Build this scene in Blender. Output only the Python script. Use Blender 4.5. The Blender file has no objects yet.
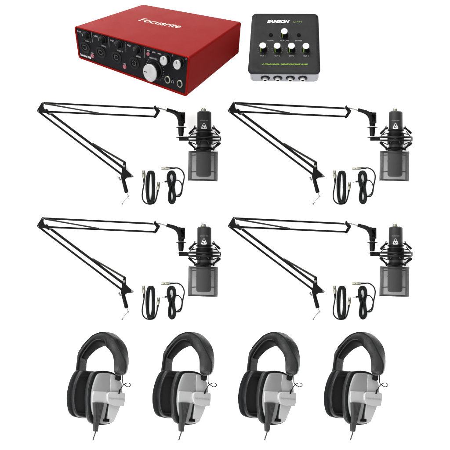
import bpy, bmesh, math, random
from mathutils import Vector, Matrix
random.seed(7)
S = 0.002            # one layout unit is two millimetres
D = 20.0             # camera height above the table
scene = bpy.context.scene
COL = scene.collection

def P(x, y, z=0.0):
    """layout units (x right, y down, z up off the table) to metres on the table"""
    k = (D - z * S) / D
    return Vector(((x - 225) * S * k, (225 - y) * S * k, z * S))

# ------------------------------------------------------------------ materials
def new_mat(name, color, rough=0.5, metal=0.0, coat=0.0, spec=0.5, bump=0.0, bscale=900, vary=0.0, vscale=60, alpha=1.0, sheen=0.0):
    m = bpy.data.materials.new(name); m.use_nodes = True; spec *= .28
    nt = m.node_tree; b = nt.nodes['Principled BSDF']
    b.inputs['Base Color'].default_value = (*color, 1)
    b.inputs['Roughness'].default_value = rough
    b.inputs['Metallic'].default_value = metal
    b.inputs['Coat Weight'].default_value = coat
    b.inputs['Specular IOR Level'].default_value = spec
    b.inputs['Alpha'].default_value = alpha
    b.inputs['Sheen Weight'].default_value = sheen
    tc = nt.nodes.new('ShaderNodeTexCoord')
    if vary > 0:
        n = nt.nodes.new('ShaderNodeTexNoise'); n.inputs['Scale'].default_value = vscale; n.inputs['Detail'].default_value = 5
        nt.links.new(tc.outputs['Object'], n.inputs['Vector'])
        r = nt.nodes.new('ShaderNodeMapRange'); r.inputs[1].default_value = .3; r.inputs[2].default_value = .7
        r.inputs[3].default_value = max(0, rough - vary); r.inputs[4].default_value = min(1, rough + vary)
        nt.links.new(n.outputs['Fac'], r.inputs[0]); nt.links.new(r.outputs[0], b.inputs['Roughness'])
        mx = nt.nodes.new('ShaderNodeMix'); mx.data_type = 'RGBA'
        mx.inputs[6].default_value = (*[c * (1 - vary) for c in color], 1); mx.inputs[7].default_value = (*[min(1, c * (1 + vary)) for c in color], 1)
        nt.links.new(n.outputs['Fac'], mx.inputs[0]); nt.links.new(mx.outputs[2], b.inputs['Base Color'])
    if bump > 0:
        n2 = nt.nodes.new('ShaderNodeTexNoise'); n2.inputs['Scale'].default_value = bscale; n2.inputs['Detail'].default_value = 3
        nt.links.new(tc.outputs['Object'], n2.inputs['Vector'])
        bp = nt.nodes.new('ShaderNodeBump'); bp.inputs['Strength'].default_value = bump; bp.inputs['Distance'].default_value = 0.0006
        nt.links.new(n2.outputs['Fac'], bp.inputs['Height']); nt.links.new(bp.outputs[0], b.inputs['Normal'])
    return m

RED = new_mat('red_anodised', (0.080, 0.0024, 0.0015), 0.36, 0.50, 0.0, 0.13, 0.2, 1200, 0.03, 25)
RED.node_tree.nodes['Principled BSDF'].inputs['Specular Tint'].default_value = (.75, .03, .02, 1)
PANEL = new_mat('panel_black', (0.0020, 0.0020, 0.0025), 0.5, 0, 0, 0.1, 0.2, 1500, 0.15, 80)
BLACK = new_mat('black_plastic', (0.0016, 0.0016, 0.0016), 0.38, 0, 0, 0.22, 0.1, 900, 0.1)
ARM = new_mat('arm_black_paint', (0.0012, 0.0012, 0.0013), 0.42, 0, 0, 0.18, 0.15, 900, 0.1)
RUBBER = new_mat('black_rubber', (0.0022, 0.0028, 0.0028), 0.6, 0, 0, 0.25, 0.1, 900, 0.1)
DEEP = new_mat('dark_recess', (0.001, 0.002, 0.002), 0.8, 0, 0, 0.1)
SPRING = new_mat('spring_steel', (0.015, 0.0145, 0.012), 0.45, 0.6, 0, 0.5)
GREYMET = new_mat('grey_steel', (0.11, 0.11, 0.10), 0.35, 0.9)
PLUG = new_mat('nickel_plug', (0.15, 0.145, 0.12), 0.35, 0.85, 0, 0.5, 0.1, 600, 0.2, 300)
SILVERKNOB = new_mat('brushed_silver', (0.135, 0.135, 0.135), 0.42, 0.2, 0, 0.5, 0.1, 1500, 0.15, 70)
WHITEPRINT = new_mat('white_print', (0.22, 0.22, 0.22), 0.6)
GREYPRINT = new_mat('grey_print', (0.07, 0.07, 0.07), 0.6)
PALEPRINT = new_mat('pale_pink_print', (0.26, 0.18, 0.16), 0.6)
REDLED = new_mat('red_button', (0.09, 0.02, 0.028), 0.4, 0, 0.3)
MIXTOP = new_mat('mixer_black_plate', (0.0045, 0.0045, 0.0049), 0.45, 0, 0, 0.28, 0.3, 1100, 0.1)
MIXSIDE = new_mat('mixer_silver_shell', (0.17, 0.175, 0.19), 0.4, 0.25, 0, 0.5, 0.1, 900, 0.08)
GREEN = new_mat('lime_print', (0.09, 0.15, 0.02), 0.6)
GREENDIM = new_mat('dim_lime_print', (0.05, 0.07, 0.02), 0.6)
CAPWHITE = new_mat('white_knob_cap', (0.32, 0.32, 0.32), 0.5)
MICBODY = new_mat('mic_matte_charcoal', (0.0082, 0.0082, 0.0082), 0.45, 0, 0, 0.4, 0.2, 1400, 0.1)
MICGRILLE = new_mat('mic_grille_mesh', (0.006, 0.006, 0.006), 0.5, 0.2, 0, 0.4, 0.9, 1500, 0.3, 900)
FILTER = new_mat('pop_filter_mesh', (0.019, 0.019, 0.019), 0.5, 0.2, 0, 0.3, 0.1, 1500, 0.08, 300, alpha=0.86)
FILTERD = new_mat('pop_filter_frame', (0.009, 0.009, 0.009), 0.45, 0.2, 0, 0.5, alpha=1)
FILTERS = new_mat('pop_filter_side_mesh', (0.02, 0.02, 0.02), 0.45, 0.2, 0, 0.5, alpha=0.85)
PAD = new_mat('pad_leatherette', (0.0042, 0.0042, 0.0046), 0.36, 0, 0, 0.6, 0.5, 500, 0.15, 60)
BAND = new_mat('band_leatherette', (0.0026, 0.0026, 0.0026), 0.34, 0, 0, 0.55, 0.6, 450, 0.2, 50)
BANDTOP = new_mat('shaded_band_leatherette', (0.0013, 0.0013, 0.0013), 0.36, 0, 0, 0.2, 0.6, 450, 0.2, 50)  # darker copy of the band leatherette, shade painted into the colour
FOAM = new_mat('ear_foam', (0.0085, 0.0085, 0.0085), 0.9, 0, 0, 0.2, 0.8, 700)
SILVER = new_mat('silver_painted_shell', (0.122, 0.122, 0.123), 0.36, 0.15, 0, 0.5, 0.1, 1200, 0.04, 40)
SILVERL = new_mat('light_grey_shell', (0.21, 0.21, 0.21), 0.45, 0.05, 0, 0.5, 0.1, 1200, 0.04, 40)
BOOT = new_mat('grey_cable_boot', (0.019, 0.019, 0.0195), 0.5, 0, 0, 0.4, 0.3, 900, 0.1)
PADL = new_mat('highlit_pad_leatherette', (0.0105, 0.0105, 0.011), 0.4, 0, 0, 0.7, 0.5, 500, 0.15, 60)  # lighter copy of the pad leatherette, the near cushion's highlight put into its colour
STITCH = new_mat('pale_stitching', (0.025, 0.025, 0.025), 0.7)

# ------------------------------------------------------------------ object helpers
def thing(name, label, cat, base, group=None):
    o = bpy.data.objects.new(name, None); COL.objects.link(o)
    o.empty_display_size = .01
    o.location = P(*base); o['label'] = label; o['category'] = cat
    if group: o['group'] = group
    return o

def obj(name, bm, m, root=None, bevel=0, segs=2, smooth=32, subsurf=0, label=None, solid=0):
    """bm holds world metre coordinates; the mesh is stored relative to the root Empty"""
    org = root.location.copy() if root else Vector((0, 0, 0))
    parent = root
    if root is not None and root.parent is not None: org = root.parent.location.copy()
    for v in bm.verts: v.co -= org
    bmesh.ops.recalc_face_normals(bm, faces=bm.faces[:])
    me = bpy.data.meshes.new(name); bm.to_mesh(me); bm.free()
    me.materials.append(m)
    me.shade_smooth()
    if subsurf == 0: me.set_sharp_from_angle(angle=math.radians(smooth))
    o = bpy.data.objects.new(name, me); COL.objects.link(o)
    if parent: o.parent = parent
    if label: o['label'] = label
    if solid:
        md = o.modifiers.new('thick', 'SOLIDIFY'); md.thickness = solid * S; md.offset = 0
    if subsurf:
        md = o.modifiers.new('sub', 'SUBSURF'); md.levels = subsurf; md.render_levels = subsurf
    if bevel:
        md = o.modifiers.new('bev', 'BEVEL'); md.width = bevel * S; md.segments = segs; md.limit_method = 'ANGLE'; md.angle_limit = math.radians(35)
    return o

def spline(pts, n=6, closed=False):
    pts = [Vector(p) for p in pts]; out = []
    N = len(pts); rng = N if closed else N - 1
    for i in range(rng):
        p1 = pts[i]; p2 = pts[(i + 1) % N]
        p0 = pts[(i - 1) % N] if closed or i > 0 else p1 * 2 - p2
        p3 = pts[(i + 2) % N] if closed or i < N - 2 else p2 * 2 - p1
        for k in range(n):
            t = k / n
            out.append(0.5 * ((2 * p1) + (p2 - p0) * t + (2 * p0 - 5 * p1 + 4 * p2 - p3) * t * t + (3 * p1 - p0 - 3 * p2 + p3) * t ** 3))
    if not closed: out.append(pts[-1])
    return out

def tube(bm, pts, r, seg=8, closed=False, f=P, cap=True):
    """pts in layout units; r a number or list of radii"""
    pts = [Vector(p) for p in pts]; N = len(pts)
    rad = r if isinstance(r, (list, tuple)) else [r] * N
    def tan(i):
        a = pts[(i - 1) % N] if closed or i > 0 else pts[i]
        b = pts[(i + 1) % N] if closed or i < N - 1 else pts[i]
        return (b - a).normalized()
    t = tan(0); u = t.orthogonal().normalized(); rings = []
    for i in range(N):
        t2 = tan(i)
        u = (u - t2 * u.dot(t2))
        u = u.normalized() if u.length > 1e-6 else t2.orthogonal().normalized()
        w = t2.cross(u)
        rings.append([bm.verts.new(f(*(pts[i] + (u * math.cos(2 * math.pi * k / seg) + w * math.sin(2 * math.pi * k / seg)) * rad[i]))) for k in range(seg)])
    for i in range(N if closed else N - 1):
        a, b = rings[i], rings[(i + 1) % N]
        for k in range(seg):
            bm.faces.new((a[k], a[(k + 1) % seg], b[(k + 1) % seg], b[k]))
    if not closed and cap:
        bm.faces.new(rings[0]); bm.faces.new(rings[-1][::-1])

def prism(bm, outline, z0, z1, f=P):
    """outline of (x,y) with depth z0..z1"""
    a = [bm.verts.new(f(x, y, z0)) for x, y in outline]
    b = [bm.verts.new(f(x, y, z1)) for x, y in outline]
    n = len(outline)
    for i in range(n): bm.faces.new((a[i], a[(i + 1) % n], b[(i + 1) % n], b[i]))
    bm.faces.new(a); bm.faces.new(b)

def loft(bm, rings, f=P, caps=True, closed=False):
    R = [[bm.verts.new(f(*p)) for p in r] for r in rings]
    n = len(R[0])
    for i in range(len(R) if closed else len(R) - 1):
        a, b = R[i], R[(i + 1) % len(R)]
        for k in range(n): bm.faces.new((a[k], a[(k + 1) % n], b[(k + 1) % n], b[k]))
    if caps and not closed: bm.faces.new(R[0]); bm.faces.new(R[-1][::-1])
    return R

def box(bm, x0, x1, y0, y1, z0, z1, f=P):
    prism(bm, [(x0, y0), (x1, y0), (x1, y1), (x0, y1)], z0, z1, f)

def bar(bm, p, q, w, h):
    """flat bar between 3-D points, w across in the picture plane, h high"""
    p = Vector(p); q = Vector(q); d = (q - p); n = Vector((-d.y, d.x, 0)).normalized() * w / 2
    k = Vector((0, 0, h / 2))
    loft(bm, [[p + n + k, p - n + k, p - n - k, p + n - k], [q + n + k, q - n + k, q - n - k, q + n - k]])

def lathe(bm, prof, axis_p, axis_d, seg=32, f=P, cap=True):
    """prof: list of (distance along axis, radius)"""
    p = Vector(axis_p); d = Vector(axis_d).normalized(); u = d.orthogonal().normalized(); w = d.cross(u)
    rings = [[p + d * t + (u * math.cos(2 * math.pi * k / seg) + w * math.sin(2 * math.pi * k / seg)) * max(r, 1e-3) for k in range(seg)] for t, r in prof]
    loft(bm, rings, f, cap)

def rrect(x0, x1, y0, y1, r, n=6):
    pts = []
    for cx, cy, a0 in ((x1 - r, y0 + r, -90), (x1 - r, y1 - r, 0), (x0 + r, y1 - r, 90), (x0 + r, y0 + r, 180)):
        for k in range(n + 1):
            a = math.radians(a0 + 90 * k / n); pts.append((cx + r * math.cos(a), cy + r * math.sin(a)))
    return pts

def torus(bm, c, n, R, r, seg=40, ring=8, f=P):
    d = Vector(n).normalized(); u = d.orthogonal().normalized(); w = d.cross(u); c = Vector(c)
    tube(bm, [c + (u * math.cos(2 * math.pi * k / seg) + w * math.sin(2 * math.pi * k / seg)) * R for k in range(seg)], r, ring, True, f)

def text_bm(s, x0, x1, y_base, height, f, lift, shear=0.0, bold=0.0, rot=0.0, thick=0.15):
    """Lettering as solid geometry; (x along the line, y down the sheet, lift) go through f"""
    cu = bpy.data.curves.new('lettering', 'FONT'); cu.body = s; cu.shear = shear; cu.offset = bold; cu.resolution_u = 3
    o = bpy.data.objects.new('lettering', cu); COL.objects.link(o)
    dg = bpy.context.evaluated_depsgraph_get(); me = bpy.data.meshes.new_from_object(o.evaluated_get(dg))
    bm = bmesh.new(); bm.from_mesh(me); bpy.data.objects.remove(o); bpy.data.curves.remove(cu); bpy.data.meshes.remove(me)
    xs = [v.co.x for v in bm.verts]; mn, mx = min(xs), max(xs)
    ys = [v.co.y for v in bm.verts]; top = max(ys)
    sx = (x1 - x0) / (mx - mn); sy = height / top
    bmesh.ops.triangulate(bm, faces=bm.faces[:])
    g = bmesh.ops.extrude_face_region(bm, geom=bm.faces[:])
    ev = set(v for v in g['geom'] if isinstance(v, bmesh.types.BMVert))
    for v in bm.verts:
        a = (v.co.x - mn) * sx; b = v.co.y * sy
        xx = x0 + a; yy = y_base - b + a * rot
        v.co = f(xx, yy, lift + (thick if v in ev else 0))
    return bm

# ------------------------------------------------------------------ the table
bm = bmesh.new()
for a, b in ((-12, -12), (12, -12), (12, 12), (-12, 12)): bm.verts.new((a, b, -0.0008))
bm.faces.new(bm.verts[:])
WHITE = new_mat('white_table_paper', (0.86, 0.86, 0.86), 0.9, 0, 0, 0.1)
fl = obj('table_surface', bm, WHITE); fl['kind'] = 'structure'

# ------------------------------------------------------------------ red audio interface
IF = {(0,0,0):(73.7,26),(1,0,0):(190,57.3),(0,0,1):(78.3,58.2),(1,0,1):(186.7,97.3),(0,1,0):(142,4),(1,1,0):(241.7,21.7),(1,1,1):(239,53.7),(0,1,1):(145,35)}
def hexmap(C, dims, zf):
    def f(u, v, w):
        u, v, w = u / dims[0], v / dims[1], w / dims[2]; x = y = 0
        for k, c in C.items():
            g = (u if k[0] else 1 - u) * (v if k[1] else 1 - v) * (w if k[2] else 1 - w)
            x += g * c[0]; y += g * c[1]
        return P(x, y, zf(u, v, w))
    return f
fi = hexmap(IF, (144, 96, 38), lambda u, v, w: 84.6 + 83 * u - 68.8 * v - 14.8 * w)
root = thing('audio_interface', 'red metal audio interface box with black front panel of knobs and sockets', 'audio interface', (160, 52, 0))
bm = bmesh.new()
outer = rrect(0, 144, 0, 38, 2.6, 6); inner = rrect(2.4, 141.6, 1.1, 35.6, 1.2, 6)
rings = [[(x, 95.4, y) for x, y in rrect(.8, 143.2, .8, 37.2, 2.2, 6)], [(x, 96, y) for x, y in rrect(1.5, 142.5, 1.5, 36.5, 2, 6)]]
nV = 24
side = [[(x, 95.2 * (1 - k / nV) + .5 * (k / nV), y) for x, y in outer] for k in range(nV + 1)]
rings = [[(x, 96, y) for x, y in rrect(.8, 143.2, .8, 37.2, 2.2, 6)]] + side + [[(x, 0, y) for x, y in rrect(.4, 143.6, .4, 37.6, 2.4, 6)], [(x, 0, y) for x, y in inner], [(x, 2.6, y) for x, y in inner]]
loft(bm, rings, fi)
chassis = obj('chassis', bm, RED, root, smooth=25)
bm = bmesh.new()
pr = rrect(2.6, 141.4, 1.3, 35.4, 1, 4)
loft(bm, [[(x, 2.4, y) for x, y in pr]] + [[(72 + (x - 72) * k / 10, .5, 18.3 + (y - 18.3) * k / 10) for x, y in pr] for k in range(10, 0, -1)], fi)
obj('front_panel', bm, PANEL, root)
def fcyl(bm, u, w, prof, seg=28):   # prof: (out from the panel, radius); panel face at v=.5
    lathe(bm, prof, (u, .5, w), (0, -1, 0), seg, fi)
for u in (11, 31.3, 51.6, 74.5):
    bm = bmesh.new(); fcyl(bm, u, 21.9, [(-.1, 6.3), (.5, 6.3), (.8, 5.9), (.8, 4.4), (.2, 4.2), (.2, 3.0), (.5, 2.9), (.5, 1.9), (.1, 1.7)])
    so = obj('combo_socket', bm, BLACK, root)
    bm = bmesh.new()
    fcyl(bm, u, 21.9, [(.12, 1.7), (.24, 1.65)], 16)
    for a in (90, 210, 330):
        fcyl(bm, u + 3.6 * math.cos(math.radians(a)), 21.9 - 3.6 * math.sin(math.radians(a)), [(.2, .65), (.36, .6)], 12)
    obj('socket_hole', bm, DEEP, so)
    bm = bmesh.new(); torus(bm, (u, -.25, 21.9), (0, 1, 0), 2.45, .2, 28, 6, fi); obj('socket_rim', bm, new_mat('rim_grey', (.03, .03, .03), .5), so)
for u, s in ((15.4, 1), (35.6, 1), (55.6, 1), (79.0, 1)):
    bm = bmesh.new(); fcyl(bm, u, 6.6, [(0, 4.6), (1, 4.6), (1.4, 4.1), (5.6, 3.7), (6.2, 3.3), (6.2, 0)])
    kn = obj('gain_knob', bm, BLACK, root)
    bm = bmesh.new(); fcyl(bm, u, 6.6, [(6.15, 2.6), (6.35, 2.5)]); 
    obj('knob_face', bm, PANEL, kn)
    bm = bmesh.new(); box(bm, u - .25, u + .25, 3.6, 6.2, -6.0, -5.6, lambda a, b, c: fi(a, c, b)); obj('pointer', bm, GREYPRINT, kn)
bm = bmesh.new(); fcyl(bm, 100.8, 22.3, [(0, 9.6), (.8, 9.6), (1.2, 8.7), (7, 8.3), (7.6, 8.0)], 48)
kn = obj('monitor_knob', bm, BLACK, root)
bm = bmesh.new(); fcyl(bm, 100.8, 22.3, [(7.5, 8.45), (8.6, 8.45), (9.1, 8.0), (9.1, 0)], 48); obj('knob_face', bm, SILVERKNOB, kn)
bm = bmesh.new(); box(bm, 94, 97.6, 21.9, 22.5, -8.9, -8.55, lambda a, b, c: fi(a, c, b)); obj('pointer', bm, BLACK, kn)
bm = bmesh.new()
for k in range(22):
    a0 = math.radians(-225 + 270 * k / 21)
    tube(bm, [(100.8 + 11.0 * math.cos(a0), .3, 22.3 + 11.0 * math.sin(a0)), (100.8 + 12.0 * math.cos(a0), .3, 22.3 + 12.0 * math.sin(a0))], .22, 4, f=fi)
obj('scale_marks', bm, GREYPRINT, root)
for u in (115.9, 132.6):
    bm = bmesh.new(); fcyl(bm, u, 7.4, [(0, 5.4), (.8, 5.4), (1.2, 4.7), (6, 4.4)], 36); kn = obj('headphone_knob', bm, BLACK, root)
    bm = bmesh.new(); fcyl(bm, u, 7.4, [(5.9, 4.45), (6.8, 4.4), (7.2, 4.1), (7.2, 0)], 36); obj('knob_face', bm, SILVERKNOB, kn)
    bm = bmesh.new(); box(bm, u - .25, u + .25, 3.6, 6.0, -7.0, -6.6, lambda a, b, c: fi(a, c, b)); obj('pointer', bm, BLACK, kn)
for u in (117.9, 133.8):
    bm = bmesh.new(); fcyl(bm, u, 27.6, [(-.1, 3.6), (.9, 3.6), (1.2, 3.3), (1.2, 2.7), (.7, 2.5)]); j = obj('jack_socket', bm, PLUG, root)
    bm = bmesh.new(); fcyl(bm, u, 27.6, [(.5, 2.65), (.85, 2.65)]); obj('socket_hole', bm, DEEP, j)
for u, w, r, n in ((19.7, 29.4, 1.9, 'power_button'), (61.8, 29.3, 1.9, 'power_button'), (92.1, 8.2, 1.5, 'power_button')):
    bm = bmesh.new(); fcyl(bm, u, w, [(-.1, r + .35), (.5, r + .35), (.6, r), (1.1, r * .9), (1.15, 0)], 20)
    obj('indicator_button', bm, REDLED, root)
sheet = lambda a, b, c: fi(a, .5 - c, b)
for u in (21.4, 42.6, 63.9, 87.1):
    bm = bmesh.new(); box(bm, u - .18, u + .18, 2.0, 13.4, -.02, .1, sheet); obj('divider_line', bm, GREYPRINT, root)
def lettering(name, items, mat, f, root, **kw):
    tot = bmesh.new()
    for it in items:
        b = text_bm(*it[:5], f, 0.05, **{**kw, **(it[5] if len(it) > 5 else {})})
        me = bpy.data.meshes.new('tmp'); b.to_mesh(me); b.free(); tot.from_mesh(me); bpy.data.meshes.remove(me)
    return obj(name, tot, mat, root, smooth=30)
lettering('panel_text', [('INST', 3.6, 8.2, 5.9, 1.7), ('LINE', 24, 29, 5.9, 1.7), ('INST', 45, 49, 5.9, 1.7), ('PAD', 66, 70, 5.9, 1.7),
    ('GAIN 1', 12, 18.6, 14.6, 1.6), ('GAIN 2', 32, 38.6, 14.6, 1.6), ('GAIN 3', 53, 59.6, 14.6, 1.6), ('GAIN 4', 76.5, 83, 14.6, 1.6),
    ('MONITOR', 94, 103, 12.1, 1.6), ('48V', 18.4, 21.4, 26.8, 1.3), ('48V', 60.4, 63.6, 26.8, 1.3), ('48V', 90.5, 94, 5.6, 1.3), ('USB', 97, 101, 5.6, 1.3), ('MIDI', 104, 108.4, 5.6, 1.3),
    ('1', 122.4, 123, 3.6, 1.6), ('2', 138.6, 139.8, 3.6, 1.6)], new_mat('panel_print', (.10, .10, .10), .6), sheet, root, bold=.012)
lettering('model_text', [('Scarlett 18i8', 3.4, 17.2, 33.6, 2.4)], WHITEPRINT, sheet, root, bold=.02)
bm = bmesh.new()
tube(bm, [(124.2 + 1.2 * math.cos(a), .3, 28.2 - 1.4 * math.sin(a)) for a in [math.pi * k / 8 for k in range(9)]], .2, 5, f=fi)
for s in (-1, 1): box(bm, 124.2 + s * 1.2 - .3, 124.2 + s * 1.2 + .3, 28.0, 29.4, 0, .2, sheet)
obj('headphone_symbol', bm, GREYPRINT, root)
lettering('brand_text', [('Focusrite', 38.0, 89.5, 50.5, 9.0)], PALEPRINT, lambda a, b, c: fi(a, 50.5 + (50.5 - b), -c), root, bold=.016, shear=.0, rot=-.07, thick=.05)
bm = bmesh.new()
for u, v in ((12, 10), (132, 10), (12, 86), (132, 86)): lathe(bm, [(0, 4), (1.2, 3.6)], (u, v, 38), (0, 0, 1), 20, fi)
obj('rubber_feet', bm, RUBBER, root)

# ------------------------------------------------------------------ small black headphone mixer
MX = {(0,0,0):(252.0,13.4),(1,0,0):(318.4,13.6),(0,1,0):(247.6,73.3),(1,1,0):(320.5,73.6),(0,0,1):(253,21.5),(1,0,1):(318,21.7),(0,1,1):(249,82.2),(1,1,1):(319.5,82.6)}
fm = hexmap(MX, (70, 69, 18), lambda u, v, w: 15.5 + 35.5 * v - 15.4 * w)
root = thing('headphone_amplifier', 'small square black desktop amplifier with white capped knobs and silver edge', 'headphone amp', (285, 48, 0))
def slab(bm, w0, w1, r, ins=0, n=8):
    prof = [(w0, ins + .5), (w0 + .4, ins), (w1 - .4, ins), (w1, ins + .5)]
    rings = [[(x, y, w) for x, y in rrect(i, 70 - i, i, 69 - i, r, n)] for w, i in prof]
    def shrink(rg, k): return [(35 + (x - 35) * k, 34.5 + (y - 34.5) * k, w) for x, y, w in rg]
    loft(bm, [shrink(rings[0], k / 10) for k in range(1, 10)] + rings + [shrink(rings[-1], k / 10) for k in range(9, 0, -1)], fm)
bm = bmesh.new(); slab(bm, 2.2, 18, 5, .7); obj('shell', bm, MIXSIDE, root, smooth=40)
bm = bmesh.new(); slab(bm, 0, 2.3, 4.6, 0); obj('top_plate', bm, MIXTOP, root, smooth=40)
msheet = lambda a, b, c: fm(a, b, -c - .25)
def knob(u, v, r=3.5):
    bm = bmesh.new(); lathe(bm, [(0, r + .3), (.8, r + .3), (1.2, r), (8, r * .88), (8.2, r * .8)], (u, v, 0), (0, 0, -1), 28, fm)
    k = obj('knob', bm, BLACK, root)
    bm = bmesh.new(); lathe(bm, [(8.1, 3.25), (8.9, 3.25), (9.2, 3.0), (9.2, 0)], (u, v, 0), (0, 0, -1), 32, fm); obj('cap', bm, CAPWHITE, k)
    bm = bmesh.new(); loft(bm, [[(u - 2.5, v + 2.55, -7.6), (u - 1.7, v + 3.0, -7.6), (u - 1.7, v + 3.6, -1.0), (u - 2.5, v + 3.1, -1.0)], [(u - 2.5, v + 1.5, -7.6), (u - 1.7, v + 1.5, -7.6), (u - 1.7, v + 1.5, -1.0), (u - 2.5, v + 1.5, -1.0)]], fm)
    obj('pointer', bm, GREEN, k)
    bm = bmesh.new()
    for i in range(11):
        a = math.radians(140 + 260 * i / 10)
        box(bm, u + 5.3 * math.cos(a) - .28, u + 5.3 * math.cos(a) + .28, v + 5.3 * math.sin(a) - .28, v + 5.3 * math.sin(a) + .28, 0, .12, msheet)
    return bm
ticks = []
for u, v in ((34.7, 25), (13.8, 41.6), (27.9, 41.8), (42, 41.9), (56.2, 42)): ticks.append(knob(u, v))
tot = bmesh.new()
for b in ticks:
    me = bpy.data.meshes.new('t'); b.to_mesh(me); b.free(); tot.from_mesh(me); bpy.data.meshes.remove(me)
obj('dial_ticks', tot, new_mat('tick_print', (.045, .055, .035), .6), root)
for u in (20.8, 49.2):
    bm = bmesh.new(); lathe(bm, [(0, 2.0), (.5, 2.0), (.7, 1.8), (1.6, 1.6), (1.8, 0)], (u, 24.9, 0), (0, 0, -1), 24, fm); obj('push_button', bm, DEEP, root)
lettering('brand_text', [('SAMSON', 16.2, 39.8, 10.8, 2.9)], new_mat('bright_print', (.6, .6, .6), .6), msheet, root, bold=.035, shear=.35)
lettering('model_text', [('QH4', 43, 53, 10.7, 2.1)], GREENDIM, msheet, root, bold=.0, shear=.25)
lettering('purpose_text', [('4 CHANNEL HEADPHONE AMP', 13.2, 58, 59.4, 1.55)], GREEN, msheet, root, bold=.03, shear=.2)
lettering('control_text', [('STEREO', 17.6, 24.4, 32.2, 1.4), ('VOLUME', 30.4, 39.6, 32.2, 1.4), ('POWER', 45.8, 52.6, 32.2, 1.4),
    ('OUT 1', 11.2, 16.2, 49.6, 1.4), ('OUT 2', 25.3, 30.4, 49.6, 1.4), ('OUT 3', 39.4, 44.6, 49.6, 1.4), ('OUT 4', 53.8, 58.9, 49.6, 1.4)], new_mat('grey_label', (.11, .11, .11), .6), msheet, root, bold=.02)
for u in (16.5, 28.8, 41, 53.2):
    bm = bmesh.new(); lathe(bm, [(-.2, 4.5), (.5, 4.5), (.8, 4.2), (.8, 3)], (u, 68.3, 10.2), (0, 1, 0), 32, fm); j = obj('jack_socket', bm, BLACK, root)
    bm = bmesh.new(); lathe(bm, [(.7, 2.7), (2.6, 2.6), (2.8, 2.3), (2.8, 1.5), (2.3, 1.4)], (u, 68.3, 10.6), (0, 1, 0), 28, fm); obj('metal_nut', bm, new_mat('jack_nut', (.28, .28, .28), .35, .3), j)
    bm = bmesh.new(); lathe(bm, [(2.2, 1.5), (2.6, 1.5)], (u, 68.3, 10.6), (0, 1, 0), 20, fm); obj('socket_hole', bm, DEEP, j)

# ------------------------------------------------------------------ boom arm set (first one; copied below)
SETS = []
WHERE = ['under the red audio interface at upper left', 'under the small black amplifier at upper right', 'at lower left above the leftmost headphones', 'at lower right above the two right headphones']
g_arm, g_mount, g_mic, g_pop, g_cx, g_cj = 'scissor boom arms', 'microphone shock mounts', 'studio microphones', 'pop filters', 'bundled microphone cables', 'bundled jack cables'

arm = thing('boom_arm', '', 'boom arm', (110, 140, 0), g_arm)
def rod(p, q, r=.95):
    bm = bmesh.new(); p = Vector(p); q = Vector(q); bar(bm, p, q, 2 * r, 2 * r)
    obj('arm_rod', bm, ARM, arm, bevel=.28)
rod((43, 102.9, 12), (156, 108.5, 12), 1.05); rod((39.5, 111.3, 12), (156, 116.6, 12), 1.05)
rod((39, 111.8, 7), (122, 174.6, 7), 1.1); rod((51, 113.8, 7), (123.5, 168.2, 7), 1.3)
def spring(p, q, r):
    p = Vector(p); q = Vector(q); d = q - p; L = d.length; d.normalize(); u = d.orthogonal().normalized(); w = d.cross(u)
    n = int(L / .75); bm = bmesh.new()
    pts = [p] + [p + d * (.5 + (L - 1) * k / (n * 8)) + (u * math.cos(2 * math.pi * k / 8) + w * math.sin(2 * math.pi * k / 8)) * r for k in range(n * 8 + 1)] + [q]
    tube(bm, pts, .3, 5); obj('tension_spring', bm, SPRING, arm)
spring((44.5, 103.6, 14.2), (99.5, 113.3, 14.2), .8)
spring((44.5, 103.6, 9.8), (99.5, 113.6, 9.8), .45)
spring((92, 143.2, 9.3), (124.4, 161.9, 9.3), .85)
spring((92, 143.4, 4.7), (124, 162.2, 4.7), .75)
bm = bmesh.new()
el = [(42.2, 101.5), (44.2, 102), (43.6, 106.5), (44.8, 109.3), (47.5, 109.3), (50.5, 112.5), (51, 114.5), (48.8, 115), (46, 113.2), (41.5, 112.8), (38, 112.6), (36.4, 110.9)]
prism(bm, el, 14, 15.2); prism(bm, el, 3.6, 4.8)
ob = obj('elbow_bracket', bm, ARM, arm, bevel=.3)
bm = bmesh.new()
for x, y in ((43, 102.8), (38.3, 111.2), (50, 113.6)):
    lathe(bm, [(0, 1.0), (12.6, .8), (12.9, .5)], (x, y, 3.2), (0, 0, 1), 14)
obj('bolt', bm, GREYMET, ob)
bm = bmesh.new(); lathe(bm, [(0, 1.2), (2, 1.3), (2.2, .9)], (46.6, 110, 15), (0, 0, 1), 16); obj('bolt', bm, ARM, ob)
bm = bmesh.new()
er = [(154, 106.3), (155.2, 105), (156.5, 107.2), (160.4, 110.6), (159.5, 112.5), (156.6, 117.2), (155, 118.4), (153, 117.4), (156.3, 112), (154, 109)]
prism(bm, er, 14, 15.2); prism(bm, er, 8.8, 10)
ob = obj('end_bracket', bm, ARM, arm, bevel=.3)
bm = bmesh.new(); tube(bm, [(150, 108, 12), (158.5, 108, 13), (167.5, 110.7, 13)], .75, 10); obj('pivot_pin', bm, GREYMET, arm)
bm = bmesh.new()
hp = spline([(166.6, 109.6, 13), (171, 111, 13), (176, 113, 13), (179, 116, 13), (181, 120, 13)], 5)
tube(bm, hp, [1.5 + 1.8 * (k / (len(hp) - 1)) for k in range(len(hp))], 14)
lathe(bm, [(0, 1.9), (3.5, 1.9)], (166.6, 109.6, 13), (4.4, 1.6, 0), 16)
sn = obj('swivel_neck', bm, BLACK, arm)
bm = bmesh.new(); lathe(bm, [(0, 1.6), (.4, 2.0), (2.6, 2.0), (3, 1.6)], (179.6, 113.6, 16), (0, 0, 1), 12); obj('clamp_knob', bm, BLACK, sn)
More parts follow.
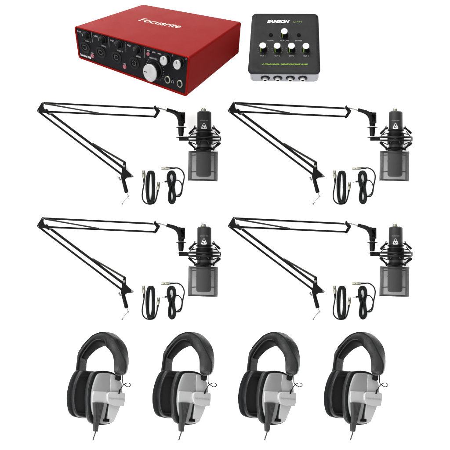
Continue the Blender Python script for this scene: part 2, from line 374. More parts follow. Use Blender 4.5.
bm = bmesh.new(); box(bm, 178, 181, 112.2, 123.4, 9, 17); box(bm, 184, 185.2, 112.2, 123.4, 9, 17); box(bm, 181, 184, 112.2, 114.6, 9, 17); box(bm, 181, 184, 121.4, 123.4, 9, 17); box(bm, 181, 184, 114.4, 121.6, 9, 11)
cl = obj('clip_holder', bm, BLACK, arm, bevel=.35)
bm = bmesh.new(); lathe(bm, [(0, 3.2), (1.4, 3.2), (1.5, 2.8), (3.2, 2.8)], (181.1, 123.2, 13), (0, 1, 0), 20); obj('thread_adapter', bm, ARM, arm)
bm = bmesh.new()
bb = [(124.6, 160.6), (126, 162), (126, 169.4), (133.8, 176.4), (132.6, 177.4), (127.5, 177.6), (125, 179.5), (121.3, 179), (120.6, 176.6), (121.6, 172), (122.8, 164)]
prism(bm, bb, 10, 11.4); prism(bm, bb, 2.6, 4)
prism(bm, [(122, 168), (125.5, 169), (126, 178), (121.5, 178)], 3.8, 10.4)
bs = obj('base_bracket', bm, ARM, arm, bevel=.3)
bm = bmesh.new(); lathe(bm, [(0, 1.3), (1.4, 1.3)], (124, 166, 11.2), (0, 0, 1), 12); lathe(bm, [(0, 1.0), (1.2, .9)], (132, 175.6, 11.2), (0, 0, 1), 12); obj('bolt', bm, GREYMET, bs)
bm = bmesh.new(); lathe(bm, [(0, 1.5), (.4, 1.9), (14, 2.1), (14.8, 1.6)], (122.9, 178.6, 7), (4.0, 15, 0), 16); obj('mounting_post', bm, ARM, arm)
bm = bmesh.new(); lathe(bm, [(0, 1.0), (4.2, .9)], (118.5, 177, 7), (2.4, 4.2, 0), 12); obj('locking_screw', bm, GREYMET, arm)
bm = bmesh.new(); tube(bm, [(126.4, 192, 7), (128.4, 196.4, 7)], .5, 8); lathe(bm, [(0, .6), (.6, 1.1), (1.5, 1.1), (2, .6)], (128.4, 195.3, 7), (0, 1, 0), 12)
tube(bm, [(128.4, 196.4, 7), (125.5, 199, 7), (122.2, 203.8, 7)], .42, 8); lathe(bm, [(0, .5), (.5, 1.0), (1.3, 1.0), (1.7, .5)], (122.6, 203.2, 7), (-.6, 1, 0), 12)
obj('screw_handle', bm, GREYMET, arm)

# ------------------------------------------------------------------ shock mount
CX, CZ = 204.3, 19
mount = thing('shock_mount', '', 'shock mount', (204, 139, 0), g_mount)
bm = bmesh.new()
lathe(bm, [(0, 3), (.3, 5.5), (1.1, 5.5), (1.4, 3), (5, 2.9), (9.4, 2.45), (9.6, 2.4)], (181, 126.6, 13), (0, 1, 0), 24)
lathe(bm, [(0, 2.4), (.2, 4.6), (1.0, 4.6), (1.2, 2.4)], (180.2, 137, 13), (0, 1, 0), 24)
box(bm, 178.8, 187.5, 136.4, 140.8, 10.5, 16)
obj('swivel_joint', bm, BLACK, mount, bevel=.2)
for y in (137.2, 140.4):
    bm = bmesh.new(); torus(bm, (CX, y, CZ), (0, 1, 0), 16.0, 1.0, 56, 8); obj('outer_ring', bm, BLACK, mount)
bm = bmesh.new(); bar(bm, (186.5, 138, 14), (189.5, 137.3, 17), 1.6, 2); bar(bm, (186.5, 139.6, 14), (189.5, 140.3, 17), 1.6, 2)
for s in (-1, 1): bar(bm, (CX + s * 16.3, 136.9, CZ), (CX + s * 16.3, 140.9, CZ), 1.3, 1.6)
obj('ring_arm', bm, BLACK, mount)
bm = bmesh.new(); lathe(bm, [(0, 7.9), (.4, 8.4), (11, 8.4), (12, 8.0), (12, 7.2), (0, 7.2)], (CX, 132.5, CZ), (0, 1, 0), 40, cap=False); obj('inner_sleeve', bm, ARM, mount)
bm = bmesh.new()
tube(bm, spline([(198.6, 143.4, 27.2), (200.6, 140.6, 28), (203.8, 138.9, 28.3), (207, 140.6, 28), (208.8, 143.4, 27.2)], 5), .5, 8); obj('front_latch', bm, new_mat('latch_grey', (.012, .012, .012), .4), mount)
for i, (sx, sy) in enumerate(((-1, -1), (1, -1), (-1, 1), (1, 1))):
    y0 = 127.4 if sy < 0 else 148.4; y1 = 134 if sy < 0 else 142.8
    for dz in (-5, 5):
        bm = bmesh.new(); x0 = CX + sx * 9.2; x1 = CX + sx * (15.2 if sx < 0 else 16.2)
        lathe(bm, [(0, .8), (5, .95), (5.2, 1.2), (9, 1.1)], (x0, y0, CZ + dz), (x1 - x0, y1 - y0, dz * .3), 10)
        obj('strut', bm, ARM, mount)
    bm = bmesh.new(); tube(bm, [(CX + sx * 9.4, y0 - 1.4, CZ - 5), (CX + sx * 9.9, y0, CZ), (CX + sx * 9.4, y0 + 1.6, CZ + 5)], .75, 8)
    tube(bm, [(CX + sx * 8, y0 + 1.5, CZ + 4), (CX + sx * 9, y0, CZ + 4)], 1.0, 8); obj('corner_hook', bm, BLACK, mount)
    bm = bmesh.new()
    for dz in (-6, 6): tube(bm, [(CX + sx * 13.5, y1 + .6 * sy * -1, CZ + dz), (CX + sx * 8.2, 139 + sy * 5.5, CZ + dz * .5)], .5, 6)
    tube(bm, [(CX + sx * 15.5, 139 + sy * 1.5, CZ + 3), (CX + sx * 10.4, 139 + sy * 7.8, CZ + 5)], .5, 6)
    obj('elastic_cord', bm, BLACK, mount)
bm = bmesh.new(); lathe(bm, [(0, 7.9), (.3, 8.3), (2.6, 8.3), (2.9, 7.9), (2.9, 7.2), (0, 7.2)], (CX, 147.2, CZ), (0, 1, 0), 40, cap=False)
lathe(bm, [(0, 7.9), (.3, 8.3), (1.6, 8.3), (1.9, 7.9), (1.9, 7.2), (0, 7.2)], (CX, 129.2, CZ), (0, 1, 0), 40, cap=False); obj('clamp_ring', bm, ARM, mount)

# ------------------------------------------------------------------ microphone
mic = thing('microphone', '', 'microphone', (CX, 142, 0), g_mic)
bm = bmesh.new(); lathe(bm, [(0, 4.6), (.4, 5.6), (1.0, 6.6), (1.8, 7.05), (39, 7.05), (39.5, 6.9)], (CX, 111.0, CZ), (0, 1, 0), 48); obj('body', bm, MICBODY, mic)
bm = bmesh.new(); lathe(bm, [(0, 2.2), (.4, 2.5), (2.6, 2.5)], (203.6, 108.7, CZ), (0, 1, 0), 24); cn = obj('connector', bm, PLUG, mic)
bm = bmesh.new()
lathe(bm, [(0, .5), (-1, .45)], (202.4, 108.9, CZ), (0, 1, 0), 8); lathe(bm, [(0, .5), (-1, .45)], (204.8, 108.9, CZ), (0, 1, 0), 8); obj('pin', bm, GREYMET, cn)
bm = bmesh.new(); lathe(bm, [(0, 6.9), (.3, 7.3), (23, 7.5), (25.2, 7.2), (26.2, 6.2), (26.6, 4.5)], (203.6, 150.2, CZ), (0, 1, 0), 48); gr = obj('grille', bm, MICGRILLE, mic)
bm = bmesh.new(); lathe(bm, [(0, 7.45), (0, 7.75), (1, 7.75), (1, 7.45)], (203.6, 160.5, CZ), (0, 1, 0), 48, cap=False)
box(bm, 203.0, 204.2, 151, 175, CZ + 7.2, CZ + 7.8); obj('seam_band', bm, MICBODY, mic)
def wrap(a, b, c):      # sheet wrapped on the microphone's barrel: a across, b down, c lift
    R = 7.05 + c; th = (a - CX) / 7.05
    return P(CX + R * math.sin(th), b, CZ + R * math.cos(th))
def wrap_poly(bm, outl, c0, c1):
    t = bmesh.new(); prism(t, outl, c0, c1, lambda x, y, z: Vector((x, y, z)))
    x = CX - 5
    while x < CX + 5:
        bmesh.ops.bisect_plane(t, geom=t.verts[:] + t.edges[:] + t.faces[:], plane_co=(x, 0, 0), plane_no=(1, 0, 0)); x += .5
    for v in t.verts: v.co = wrap(*v.co)
    me = bpy.data.meshes.new('t'); t.to_mesh(me); t.free(); bm.from_mesh(me); bpy.data.meshes.remove(me)
bm = bmesh.new()
def rtri(cx, cy, w, h, r, n=5):
    V = [Vector((cx, cy - h / 2)), Vector((cx + w / 2, cy + h / 2)), Vector((cx - w / 2, cy + h / 2))]; out = []
    for i in range(3):
        p, a, b = V[i], V[i - 1], V[(i + 1) % 3]
        da = (a - p).normalized(); db = (b - p).normalized()
        for k in range(n + 1):
            t = k / n; q = p + da * r * (1 - t) ** 2 + db * r * t * t
            out.append((q.x, q.y))
    return out
wrap_poly(bm, rtri(204.0, 125.5, 7.0, 7.2, 2.4), 0.02, .14); em = obj('emblem', bm, new_mat('emblem_white', (.25, .25, .25), .5), mic)
bm = bmesh.new(); wrap_poly(bm, [(204 + 1.0 * math.cos(2 * math.pi * k / 14), 124.7 + 1.15 * math.sin(2 * math.pi * k / 14)) for k in range(14)], .15, .2)
wrap_poly(bm, [(202.1, 126.2), (203.2, 126.3), (204.4, 127.9), (203.9, 128.3), (202.3, 127.5)], .15, .2)
wrap_poly(bm, [(205.0, 126.3), (205.9, 127.4), (205.5, 127.8), (204.7, 126.9)], .15, .2)
obj('emblem_mark', bm, MICBODY, em)
lettering('lettering', [('STUDIO MIC', 200.2, 208.2, 121.0, 1.1)], new_mat('mic_print', (.06, .06, .06), .6), wrap, mic, bold=.03)

# ------------------------------------------------------------------ pop filter
pop = thing('pop_filter', '', 'pop filter', (203.3, 166, 0), g_pop)
PX, PR = 203.2, 14.2
def shell(a0, a1, y0, y1, R=PR, n=32, zf=1.0):
    bm = bmesh.new(); rows = []
    for y in (y0, y1):
        k = 1.0 + (.01 if y == y1 else 0)
        rows.append([bm.verts.new(P(PX - .35 * ((y - 151) / 30) + R * k * math.cos(math.radians(a0 + (a1 - a0) * i / n)), y + .03 * (R * math.cos(math.radians(a0 + (a1 - a0) * i / n))), CZ - 2 + R * zf * math.sin(math.radians(a0 + (a1 - a0) * i / n)))) for i in range(n + 1)])
    for i in range(n): bm.faces.new((rows[0][i], rows[0][i + 1], rows[1][i + 1], rows[1][i]))
    return bm
obj('mesh_screen', shell(-8, 188, 152.2, 179.4), FILTER, pop)
obj('edge_strip', shell(-10, 38, 152.4, 179.2, PR - .5), FILTERS, pop)
obj('edge_strip', shell(142, 190, 152.4, 179.2, PR - .5), FILTERS, pop)
obj('top_rim', shell(-10, 190, 151.2, 153.2, PR + .3), FILTERD, pop, solid=.5)
obj('bottom_rim', shell(-10, 190, 179.2, 181.0, PR + .3), FILTERD, pop, solid=.5)
for x in (-1, 1):
    bm = bmesh.new(); tube(bm, [(PX + x * 14.2 - .1, 151.4, CZ - 3), (PX + x * 14.4 - .4, 180.9, CZ - 3)], .5, 8); obj('side_post', bm, FILTERD, pop)
for y in (154.9, 171.6):
    bm = bmesh.new(); tube(bm, [(PX - 13, y + .4, CZ - 2), (PX - 7, y, CZ + 3)], .55, 8); tube(bm, [(PX + 13, y + .4, CZ - 2), (PX + 7, y, CZ + 3)], .55, 8); obj('cross_brace', bm, FILTERD, pop)
bm = bmesh.new(); bx = rrect(196, 211, 149, 152.4, 1); prism(bm, [(x, y) for x, y in bx], CZ - 8, CZ + 6.8); obj('clamp', bm, FILTERD, pop, bevel=.2)

# ------------------------------------------------------------------ bundled cables
cabx = thing('microphone_cable', '', 'cable', (151, 188, 0), g_cx)
def xlr(p, d, L, r, root, mat=PLUG, female=True):
    p = Vector(p); d = Vector(d).normalized(); bm = bmesh.new()
    lathe(bm, [(0, r * .9), (.3, r), (L * .55, r), (L * .58, r * 1.1), (L * .75, r * 1.05), (L, r * .8)], p, d, 18)
    c = obj('plug', bm, mat, root)
    bm = bmesh.new(); lathe(bm, [(L * .98, r * .75), (L * 1.35, r * .62), (L * 1.7, r * .4)], p, d, 14)
    obj('strain_relief', bm, RUBBER, c)
    bm = bmesh.new(); lathe(bm, [(-.1, r * .7), (.4, r * .7)], p, d, 14); obj('socket_hole' if female else 'pin_face', bm, DEEP, c)
    bm = bmesh.new(); s = d.orthogonal().normalized(); q = p + d * L * .3 + Vector((0, 0, r * .9)); tube(bm, [q, q + d * 1.6], .35, 6); obj('latch', bm, ARM, c)
    return c
random.seed(3)
bm = bmesh.new()
strands = [(-1.15, 2.1, 0), (0, 2.3, .3), (1.15, 2.0, -.2), (-.6, 3.7, .2), (.6, 3.9, -.3)]
for j, (off, z, ph) in enumerate(strands):
    pts = []
    for k in range(40):
        a = 2 * math.pi * k / 40; sx = math.cos(a); sy = math.sin(a)
        hw = 2.95 + off * .95; hh = 14.6 + off * 1.0
        x = 150.5 + hw * math.copysign(abs(sx) ** .42, sx) * (1 + .07 * math.sin(3 * a + ph * 9)) - .25 * math.sin(a * 1.0 + ph)
        y = 187.0 + hh * math.copysign(abs(sy) ** .85, sy)
        pts.append((x, y, z + .35 * math.sin(a * 3 + j)))
    tube(bm, pts, .82, 8, True)
obj('coil', bm, RUBBER, cabx)
bm = bmesh.new(); tube(bm, spline([(144.0, 184, 1.8), (143.0, 189, 1.2), (142.2, 194.5, 1.2), (142.6, 199, 1.2), (144.6, 202.3, 1.2), (148, 204, 1.4), (152.5, 203.8, 1.6), (155, 201.8, 1.6), (156.4, 198, 1.6), (157.2, 194.4, 1.8)], 6), .72, 8)
obj('loose_lead', bm, RUBBER, cabx)
xlr((143.5, 170.4, 2.2), (.5, 12, 0), 8.0, 1.6, cabx); xlr((158.9, 182.2, 2.2), (-1.4, 10, 0), 7.6, 1.55, cabx, female=False)

cabj = thing('jack_cable', '', 'cable', (172, 188, 0), g_cj)
bm = bmesh.new()
for j, (off, z) in enumerate(((-1.2, 2.1), (0, 2.3), (1.2, 2.0), (-.55, 3.7), (.6, 3.8))):
    pts = []
    for k in range(44):
        a = 2 * math.pi * k / 44; t = -math.cos(a)      # -1 top .. 1 bottom
        w = {True: 0}.get(False, 0)
        prof = 3.6 * (1 - t) / 2 + 2.9 * (1 + t) / 2 - 1.75 * math.exp(-((t - .05) / .45) ** 2)
        env = math.sqrt(max(0, 1 - abs(t) ** 5))
        s = 1 if a < math.pi else -1
        x = 171.7 - .45 * t * 0 + s * (prof * env + off * .85 * env) + (-.3 if t < 0 else .15)
        y = 187.4 + (15.0 + off) * t
        pts.append((x, y, z + .5 * math.sin(a * 2 + j)))
    tube(bm, spline(pts, 2, True), .82, 8, True)
tube(bm, spline([(169, 177, 5), (171, 183, 5.4), (174, 189, 5.2), (174.8, 195, 4.6)], 5), .8, 8)
tube(bm, spline([(175.6, 176, 5), (172.6, 182.5, 5.4), (169.6, 189, 5.2), (168.8, 196, 4.6)], 5), .8, 8)
obj('coil', bm, RUBBER, cabj)
bm = bmesh.new()
tube(bm, spline([(174.5, 167.9, 2), (178, 168.2, 1.6), (181.6, 170.4, 1.4), (183.7, 174, 1.3), (184.1, 178, 1.3), (183, 183.6, 1.3), (182.2, 188, 1.6), (181.6, 192.5, 1.6), (179.6, 196.2, 1.4), (175.6, 196.4, 1.6)], 6), .72, 8)
tube(bm, spline([(175.5, 180, 2.4), (178.6, 180.5, 1.6), (181, 183, 1.3), (182, 186.6, 1.2), (181.4, 190.6, 1.2), (180.2, 193.6, 1.2), (177.5, 195.6, 1.2)], 6), .6, 8)
obj('loose_lead', bm, RUBBER, cabj)
xlr((161.0, 168.3, 2.2), (12, -.1, 0), 8.6, 1.55, cabj)
bm = bmesh.new(); lathe(bm, [(0, .9), (.4, 1.05), (3.6, 1.0), (5.5, .8), (7, .7)], (164.6, 181.9, 2.6), (6, -1.5, .4), 12); jb = obj('jack_plug', bm, RUBBER, cabj)
bm = bmesh.new(); lathe(bm, [(0, .2), (.5, .5), (.9, .3), (1.2, .5), (4, .5)], (161.4, 182.7, 2.4), (6, -1.5, .4), 10); obj('jack_tip', bm, PLUG, jb)

# ------------------------------------------------------------------ headphones
N = Vector((.643, 0, .766)); E1 = Vector((.766, 0, -.643))
Z0 = 48
def face(x, y, d=0.0, x0=107):
    """point on the near ear cup's face plane seen at (x,y), pushed d back along the cup axis"""
    z = Z0 - (x - x0) * .84
    return Vector((x, y, z)) - N * d
hp = thing('headphones', '', 'headphones', (100, 385, 0), 'closed back headphones in the bottom row')
def smooth_outline(pts, n=4): return [(p.x, p.y) for p in spline([(x, y, 0) for x, y in pts], n, True)]
def cup_loft(outl, steps, x0=107, n=4, dx=0, dy=0, center=None):
    """steps: (d back, inset fraction) rings shrunk to centre"""
    o = smooth_outline(outl, n); cx = sum(p[0] for p in o) / len(o); cy = sum(p[1] for p in o) / len(o)
    rings = []
    for d, s in steps:
        rings.append([face(cx + (x - cx) * s + dx, cy + (y - cy) * s + dy, d, x0 + dx) for x, y in o])
    bm = bmesh.new(); loft(bm, rings); return bm
sil = [(99.5, 373.4), (106, 372.9), (113.5, 374.3), (118.5, 377.5), (121.7, 383), (122.6, 392), (121.8, 402), (119, 411), (116, 417.5), (111.5, 422.5), (104, 423.8), (97, 421.3), (93.6, 415), (91.9, 407), (91.6, 398), (92.6, 389), (94.6, 381.5), (97, 375.8)]
bm = cup_loft(sil, [(9, 1.0), (1.2, 1.0), (.4, .985), (0, .95), (-.5, .8), (-.8, .5), (-.9, .2)]); cup = obj('ear_cup', bm, SILVER, hp, smooth=50)
ring = [(97.5, 371.6), (105, 370.6), (114, 372.3), (119, 376.5), (121.8, 383), (122.4, 392), (121.3, 404), (118, 414), (114.3, 421.4), (111, 423.8), (102, 425.2), (94.4, 423.4), (90.8, 418), (89.6, 407), (89.4, 397), (90.6, 386), (93, 377.5), (95, 373.2)]
bm = cup_loft(ring, [(3.2, .985), (2.4, 1.0), (1.9, .995), (1.4, .97), (1.4, .9)]); obj('rim', bm, RUBBER, hp, smooth=50)
bm = cup_loft(ring, [(9.2, .80), (9.2, .89), (8.7, .95), (7.6, .985), (6.2, 1.0), (3.6, .995), (3.0, .975), (3.0, .9)]); obj('ear_cushion', bm, PADL, hp, smooth=60)
# far cup
far = [(103.5 - 7, 371.6), (107, 372.3), (112, 377), (115, 386), (115.5, 398), (113, 410), (108, 417.5), (98, 419.3), (86, 417.8), (80.5, 414.2), (78.2, 407), (77.6, 397), (79.4, 386), (82.6, 377), (86, 372), (90, 371)]
far = [(x - 5.5, y - .6) for x, y in far]
bm = cup_loft(far, [(10, .92), (9.6, .97), (8.6, 1.0), (5.5, 1.0), (5, .985)], x0=86); fc = obj('ear_cup', bm, RUBBER, hp, smooth=60, label='far ear cup in black')
def ringpad(outl, hole, x0, d0, d1):
    o = smooth_outline(outl); h = smooth_outline(hole)
    cx = sum(p[0] for p in o) / len(o); cy = sum(p[1] for p in o) / len(o)
    rings = []
    prof = [(0, d1), (.0, d0 + 2.2), (.10, d0 + .6), (.28, d0), (.62, d0), (.88, d0 + .7), (1, d0 + 2), (1, d1)]
    for t, d in prof: rings.append([face(a[0] * (1 - t) + b[0] * t, a[1] * (1 - t) + b[1] * t, d, x0) for a, b in zip(o, h)])
    bm = bmesh.new(); loft(bm, rings, caps=False, closed=True); return bm
hole = [(88.5, 376.9), (95, 377), (97, 379), (97.2, 386), (97, 398), (96, 407), (93, 412), (87, 412.9), (79, 412.2), (76.9, 410.6), (75.9, 406), (75.6, 397), (76.6, 388), (78.5, 381.5), (80.4, 378), (83, 376.9)]
far2 = [(x + 1.6, y) for x, y in far]
bm = ringpad(far2, hole, 86, 0, 5); obj('ear_cushion', bm, PAD, hp, smooth=60)
bm = cup_loft(hole, [(5, 1.02), (3.6, 1.02), (3.4, .5)], x0=86); obj('foam_lining', bm, FOAM, hp)
bm = bmesh.new(); tube(bm, [face(x, y, -.1 + 1.0, 86) for x, y in smooth_outline([(a[0] * .35 + b[0] * .65 - 1.0, a[1] * .3 + b[1] * .7) for a, b in zip(far2, hole)])], .38, 6, True); obj('piping', bm, PAD, hp)
# details on the near cup
def plate(pts, d0, d1, n=0): 
    bm = bmesh.new(); o = smooth_outline(pts, n) if n else pts
    a = [bm.verts.new(P(*face(x, y, d0))) for x, y in o]; b = [bm.verts.new(P(*face(x, y, d1))) for x, y in o]; k = len(o)
    for i in range(k): bm.faces.new((a[i], a[(i + 1) % k], b[(i + 1) % k], b[i]))
    bm.faces.new(a); bm.faces.new(b); return bm
obj('cross_band', plate([(92.8, 391.2), (106, 391.6), (106, 402.9), (92.3, 402.4), (92.0, 397)], .5, -1.3), SILVERL, cup, bevel=.3)
obj('lower_plate', plate([(108.3, 403), (119.5, 404.2), (117.0, 412.5), (113.0, 421.9), (110, 422.8), (106.4, 422.4)], .8, -1.5), SILVERL, cup, bevel=.35)
obj('lit_side_panel', plate([(110.6, 374.6), (114, 375.2), (118.2, 378), (121.2, 383.2), (122.0, 392.2), (109.8, 391.8), (109.6, 383)], .5, -1.1), new_mat('lit_side_grey', (.175, .175, .175), .42, 0, 0, .5), cup, bevel=.3)  # plate added in paler grey to paint the cup's brighter right side
nb = obj('name_block', plate([(106.4, 392.6), (109, 391.8), (121.5, 392.5), (123.3, 393.6), (123.2, 400), (121.9, 406.4), (114, 406.2), (107.4, 404), (105.6, 401.5), (104.9, 397.8), (105.3, 394.2)], 1, -3.6, 0), SILVERL, hp, bevel=.7, segs=3)
lettering('brand_text', [('beyerdynamic', 106.8, 121.6, 398.6, 1.8)], new_mat('emboss_grey', (.165, .165, .165), .5), lambda a, b, c: P(*face(a, b, -3.6 - c)), hp, bold=.02, rot=.1)
obj('slider_slot', plate([(106.6, 404), (107.9, 404.2), (105.4, 419.6), (103.9, 419.4)], .6, -1.25), RUBBER, hp)
obj('slider_tab', plate([(103.2, 418.6), (108.2, 419.2), (108.0, 422.0), (102.6, 421.6)], .6, -2.2), ARM, hp, bevel=.3)
bm = bmesh.new()
bo = [(92.9, 402.7, 102.8, 403.4), (93.0, 406, 102.2, 406.6), (93.3, 412, 100.6, 412.6), (93.4, 418, 99.2, 418.5), (93.3, 422.6, 98.4, 423), (92.4, 423.2, 98.0, 423.8), (92.6, 431.3, 96.8, 431.8)]
rr = []
for i, (xa, ya, xb, yb) in enumerate(bo):
    dd = 3.6 if i < 5 else 3.2
    rr.append([face(xa, ya, 0), face(xa + .5, ya, -dd * .8), face((xa + xb) / 2, (ya + yb) / 2, -dd), face(xb - .5, yb, -dd * .8), face(xb, yb, 0), face((xa + xb) / 2, (ya + yb) / 2, 2)])
loft(bm, rr); boot = obj('cable_boot', bm, BOOT, hp, smooth=50)
bm = bmesh.new()
for i in range(6):
    xa = 94.0 + i * 1.5; xb = 93.9 + i * .75
    tube(bm, [face(xa, 404.4, -3.3 - .3 * (1 - abs(i - 2.5) / 2.5)), face(xb, 421.4, -3.3 - .3 * (1 - abs(i - 2.5) / 2.5))], .22, 5)
obj('rib', bm, BOOT, boot)
bm = bmesh.new(); tube(bm, spline([tuple(face(94.8, 430.5, -1.4)), tuple(face(94.2, 434, -1.2)), tuple(face(93.2, 437, -1)), tuple(face(92.4, 440.5, -.8))], 4), .75, 8); obj('cable', bm, BOOT, hp)
# headband
R1 = [(75.4, 371), (76.9, 359.6), (78.2, 352), (84.2, 343.9), (92.3, 335.8), (101.7, 332.2), (107.5, 334.0), (113.2, 338.2), (117.8, 346), (121.8, 354), (125.6, 362.7), (125.4, 371), (123.2, 375.4)]
R2 = [(83, 371), (84, 358), (86, 352), (94, 344), (103, 336), (112, 333.3), (117.2, 335.8), (122, 340.3), (126.4, 347.2), (128.4, 356), (128.5, 365), (127.2, 371.5), (124.6, 375.6)]
R3 = [(79.6, 371), (80.9, 359.5), (82.0, 354.3), (88.9, 344.5), (95.1, 339.4), (102.5, 340), (105.2, 345.5), (109.2, 350), (112.4, 355), (113.7, 361), (113.8, 367), (114, 371.5), (115.4, 374.6)]
R4 = [(86.4, 371), (86.9, 361.4), (89.2, 356.7), (95.8, 350.1), (101.6, 346.9), (104.6, 346.2), (112, 346), (118, 349), (121, 354), (122, 360), (122, 367), (121, 371.5), (120.4, 375)]
n = len(R1); ZA = [26, 28, 30, 32, 35, 39, 42, 45, 47, 49, 50, 50, 49]
def z3(R, k, dz): return [(x, y, ZA[i] + dz) for i, (x, y) in enumerate(R)][k]
def rail(R, dz): return spline([(x, y, ZA[i] + dz) for i, (x, y) in enumerate(R)], 4)
A, B, Cc, Dd = rail(R1, 0), rail(R2, -11), rail(R3, -1.5), rail(R4, -12)
rings = []
for a, b, c, d in zip(A, B, Cc, Dd):
    # eight-sided padded section: bulge the faces a little
    def mid(p, q, out, k): m = (p + q) / 2; return m + (m - out).normalized() * k
    cen = (a + b + c + d) / 4
    rings.append([a, a.lerp(c, .3) + Vector((0, 0, 1.0)), a.lerp(c, .7) + Vector((0, 0, 1.0)), c, mid(c, d, cen, .3), d, mid(d, b, cen, .3), b, mid(b, a, cen, .5)])
bm = bmesh.new(); loft(bm, rings); band = obj('headband', bm, BAND, hp, smooth=48)
bm = bmesh.new(); lr = []
for a, b, c, d in list(zip(A, B, Cc, Dd))[14:-1]:
    nn = ((a + b) / 2 - (c + d) / 2).normalized()
    lr.append([a.lerp(b, .03) + nn * .25, a.lerp(b, .3) + nn * .75, a.lerp(b, .7) + nn * .75, b + nn * .25, b - nn * .5, a.lerp(b, .1) - nn * .6])
loft(bm, lr); obj('shaded_outer_cover', bm, BANDTOP, band, smooth=60)  # strip added over the band's outer side to carry the painted shade
bm = bmesh.new(); tube(bm, [p + Vector((0.15, 0, .25)) for p in A[10:-2]], .62, 8); obj('piping', bm, RUBBER, band)
bm = bmesh.new(); 
tube(bm, [p + Vector((.4, .3, .2)) for p in Cc[6:20]], .45, 8); obj('piping', bm, PAD, band)
bm = bmesh.new()
lr = []
for a, b, c, d in list(zip(A, B, Cc, Dd))[5:26]:
    nn = ((c + d) / 2 - (a + b) / 2).normalized()
    lr.append([c.lerp(d, .12) + nn * .1, c.lerp(d, .35) + nn * .9, c.lerp(d, .65) + nn * .9, d + nn * .25, d - nn * .4, c.lerp(d, .12) - nn * .6])
loft(bm, lr); obj('shaded_inner_padding', bm, new_mat('shaded_lining_fabric', (.0008, .0008, .0008), .5, 0, 0, .2, .5, 400), band, smooth=60)  # quilted underside, its shade put into a darkened lining colour
# yoke sleeve on the far side and stitched hem on the near side
bm = bmesh.new()
loft(bm, [[(80.6, 357.8, 30.6), (87.4, 360.4, 20), (87.0, 363, 19), (80.2, 360.6, 29.6)], [(80.5, 357.6, 30.9), (87.4, 360.2, 20.3), (87.1, 362.8, 19.3), (80.1, 360.4, 29.9)]])
obj('fold_seam', bm, PAD, band)
bm = bmesh.new(); tube(bm, [(115.4, 374.2, 51), (118.5, 375.5, 51.4), (121.6, 375.2, 51.2), (123.2, 374.4, 50.4)], .35, 6); obj('stitching', bm, STITCH, band)
bm = bmesh.new(); pr = [(115.7, 374.5), (121.6, 375.5), (121.0, 380.4), (118, 380.8), (115.0, 379.4)]
prism(bm, pr, 41, 48.8); obj('hinge_block', bm, ARM, hp, bevel=.5)
bm = bmesh.new(); lathe(bm, [(0, .9), (1.2, .9), (1.4, .6)], (118.4, 378.2, 48.6), (0, 0, 1), 14); obj('rivet', bm, RUBBER, hp)
bm = bmesh.new()
tube(bm, spline([(122.4, 374.0, 47), (122.5, 382.2, 47), (124.2, 384.6, 47), (127.6, 386.8, 47), (130.1, 386.2, 46.6), (130.8, 384.6, 46.4), (128.8, 383.0, 46.6), (126.0, 383.3, 47), (123.2, 385.2, 48.4), (121.3, 388, 48.4), (119.8, 391, 46), (119.2, 393.4, 44)], 6), .48, 8)
wr = obj('link_wire', bm, RUBBER, hp)
bm = bmesh.new(); tube(bm, [(120.0, 389.8, 47), (119.0, 393.6, 44.4)], .8, 8); obj('wire_plug', bm, ARM, wr)

# ------------------------------------------------------------------ copies
def dup(root, dx, dy):
    r = root.copy(); COL.objects.link(r); r.location = root.location + Vector((dx * S, -dy * S, 0))
    for ch in list(root.children):
        c = ch.copy(); COL.objects.link(c); c.parent = r
        for g in list(ch.children):
            d = g.copy(); COL.objects.link(d); d.parent = c
    return r
LB = {
 'boom_arm': 'black scissor boom arm with two springs, %s',
 'shock_mount': 'black elastic shock mount gripping the microphone %s',
 'microphone': 'charcoal studio microphone with white triangle emblem, %s',
 'pop_filter': 'grey curved mesh pop filter around the microphone %s',
 'microphone_cable': 'black oval cable bundle with two silver connectors pointing up, %s',
 'jack_cable': 'black pinched cable bundle with one silver connector lying sideways, %s'}
spots = ['upper left under the red interface', 'upper right under the small amplifier', 'lower left above the headphones', 'lower right above the headphones']
DX, DY = 191.05, -0.0
for root in (arm, mount, mic, pop, cabx, cabj):
    base = root.name
    for i, (dx, dy) in enumerate(((0, 0), (196, 0), (0, 0), (196, 0))):
        dx = 0 if i % 2 == 0 else 191.0; dy = 0 if i < 2 else 115.2
        o = root if i == 0 else dup(root, dx, dy)
        o['label'] = LB[base] % spots[i]
HL = ['leftmost', 'second from the left', 'third from the left', 'rightmost']
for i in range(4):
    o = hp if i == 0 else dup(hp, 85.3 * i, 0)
    o['label'] = 'black padded headphones with silver ear cup, %s of the four' % HL[i] if i in (0, 3) else 'black padded headphones with silver ear cup, %s in the bottom row' % HL[i]

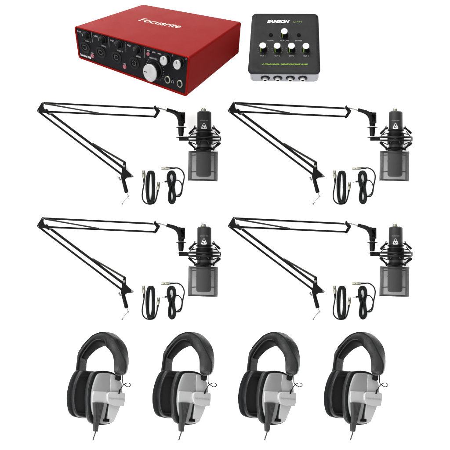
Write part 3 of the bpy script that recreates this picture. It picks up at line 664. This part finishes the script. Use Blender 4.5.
# ------------------------------------------------------------------ camera, lamps, world
cam = bpy.data.cameras.new('camera'); co = bpy.data.objects.new('camera', cam); COL.objects.link(co)
co.location = (0, 0, D); cam.lens = 800; cam.sensor_width = 36; cam.clip_end = 100; cam.clip_start = .5
scene.camera = co
w = bpy.data.worlds.new('World'); scene.world = w; w.use_nodes = True
wn = w.node_tree; bg = wn.nodes['Background']; bg.inputs[0].default_value = (1, 1, 1, 1)
# white studio tent: brightest overhead, dimmer low down and towards the right
tcw = wn.nodes.new('ShaderNodeTexCoord'); sp = wn.nodes.new('ShaderNodeSeparateXYZ'); wn.links.new(tcw.outputs['Generated'], sp.inputs[0])
m1 = wn.nodes.new('ShaderNodeMapRange'); m1.inputs[1].default_value = 0; m1.inputs[2].default_value = 1; m1.inputs[3].default_value = .3; m1.inputs[4].default_value = 2.5
wn.links.new(sp.outputs['Z'], m1.inputs[0])
m2 = wn.nodes.new('ShaderNodeMapRange'); m2.inputs[1].default_value = 0; m2.inputs[2].default_value = 1; m2.inputs[3].default_value = 1; m2.inputs[4].default_value = .3
wn.links.new(sp.outputs['X'], m2.inputs[0])
mm = wn.nodes.new('ShaderNodeMath'); mm.operation = 'MULTIPLY'; wn.links.new(m1.outputs[0], mm.inputs[0]); wn.links.new(m2.outputs[0], mm.inputs[1]); wn.links.new(mm.outputs[0], bg.inputs[1])
def lamp(name, loc, size, power, col=(1, 1, 1), target=(0, 0, 0)):
    l = bpy.data.lights.new(name, 'AREA'); l.shape = 'RECTANGLE'; l.size = size[0]; l.size_y = size[1]; l.energy = power; l.color = col
    o = bpy.data.objects.new(name, l); COL.objects.link(o); o.location = loc
    o.rotation_euler = (Vector(target) - Vector(loc)).to_track_quat('-Z', 'Y').to_euler()
lamp('softbox', (-.9, 2.3, 1.7), (2.2, 1.6), 175)
lamp('softbox', (-2.0, -.4, 2.2), (1.4, 2.0), 70)
lamp('softbox', (-.2, -1.9, 2.2), (1.6, 1.2), 65)
scene.view_settings.view_transform = 'Standard'; scene.view_settings.look = 'None'; scene.view_settings.exposure = 0.3; scene.view_settings.gamma = 1
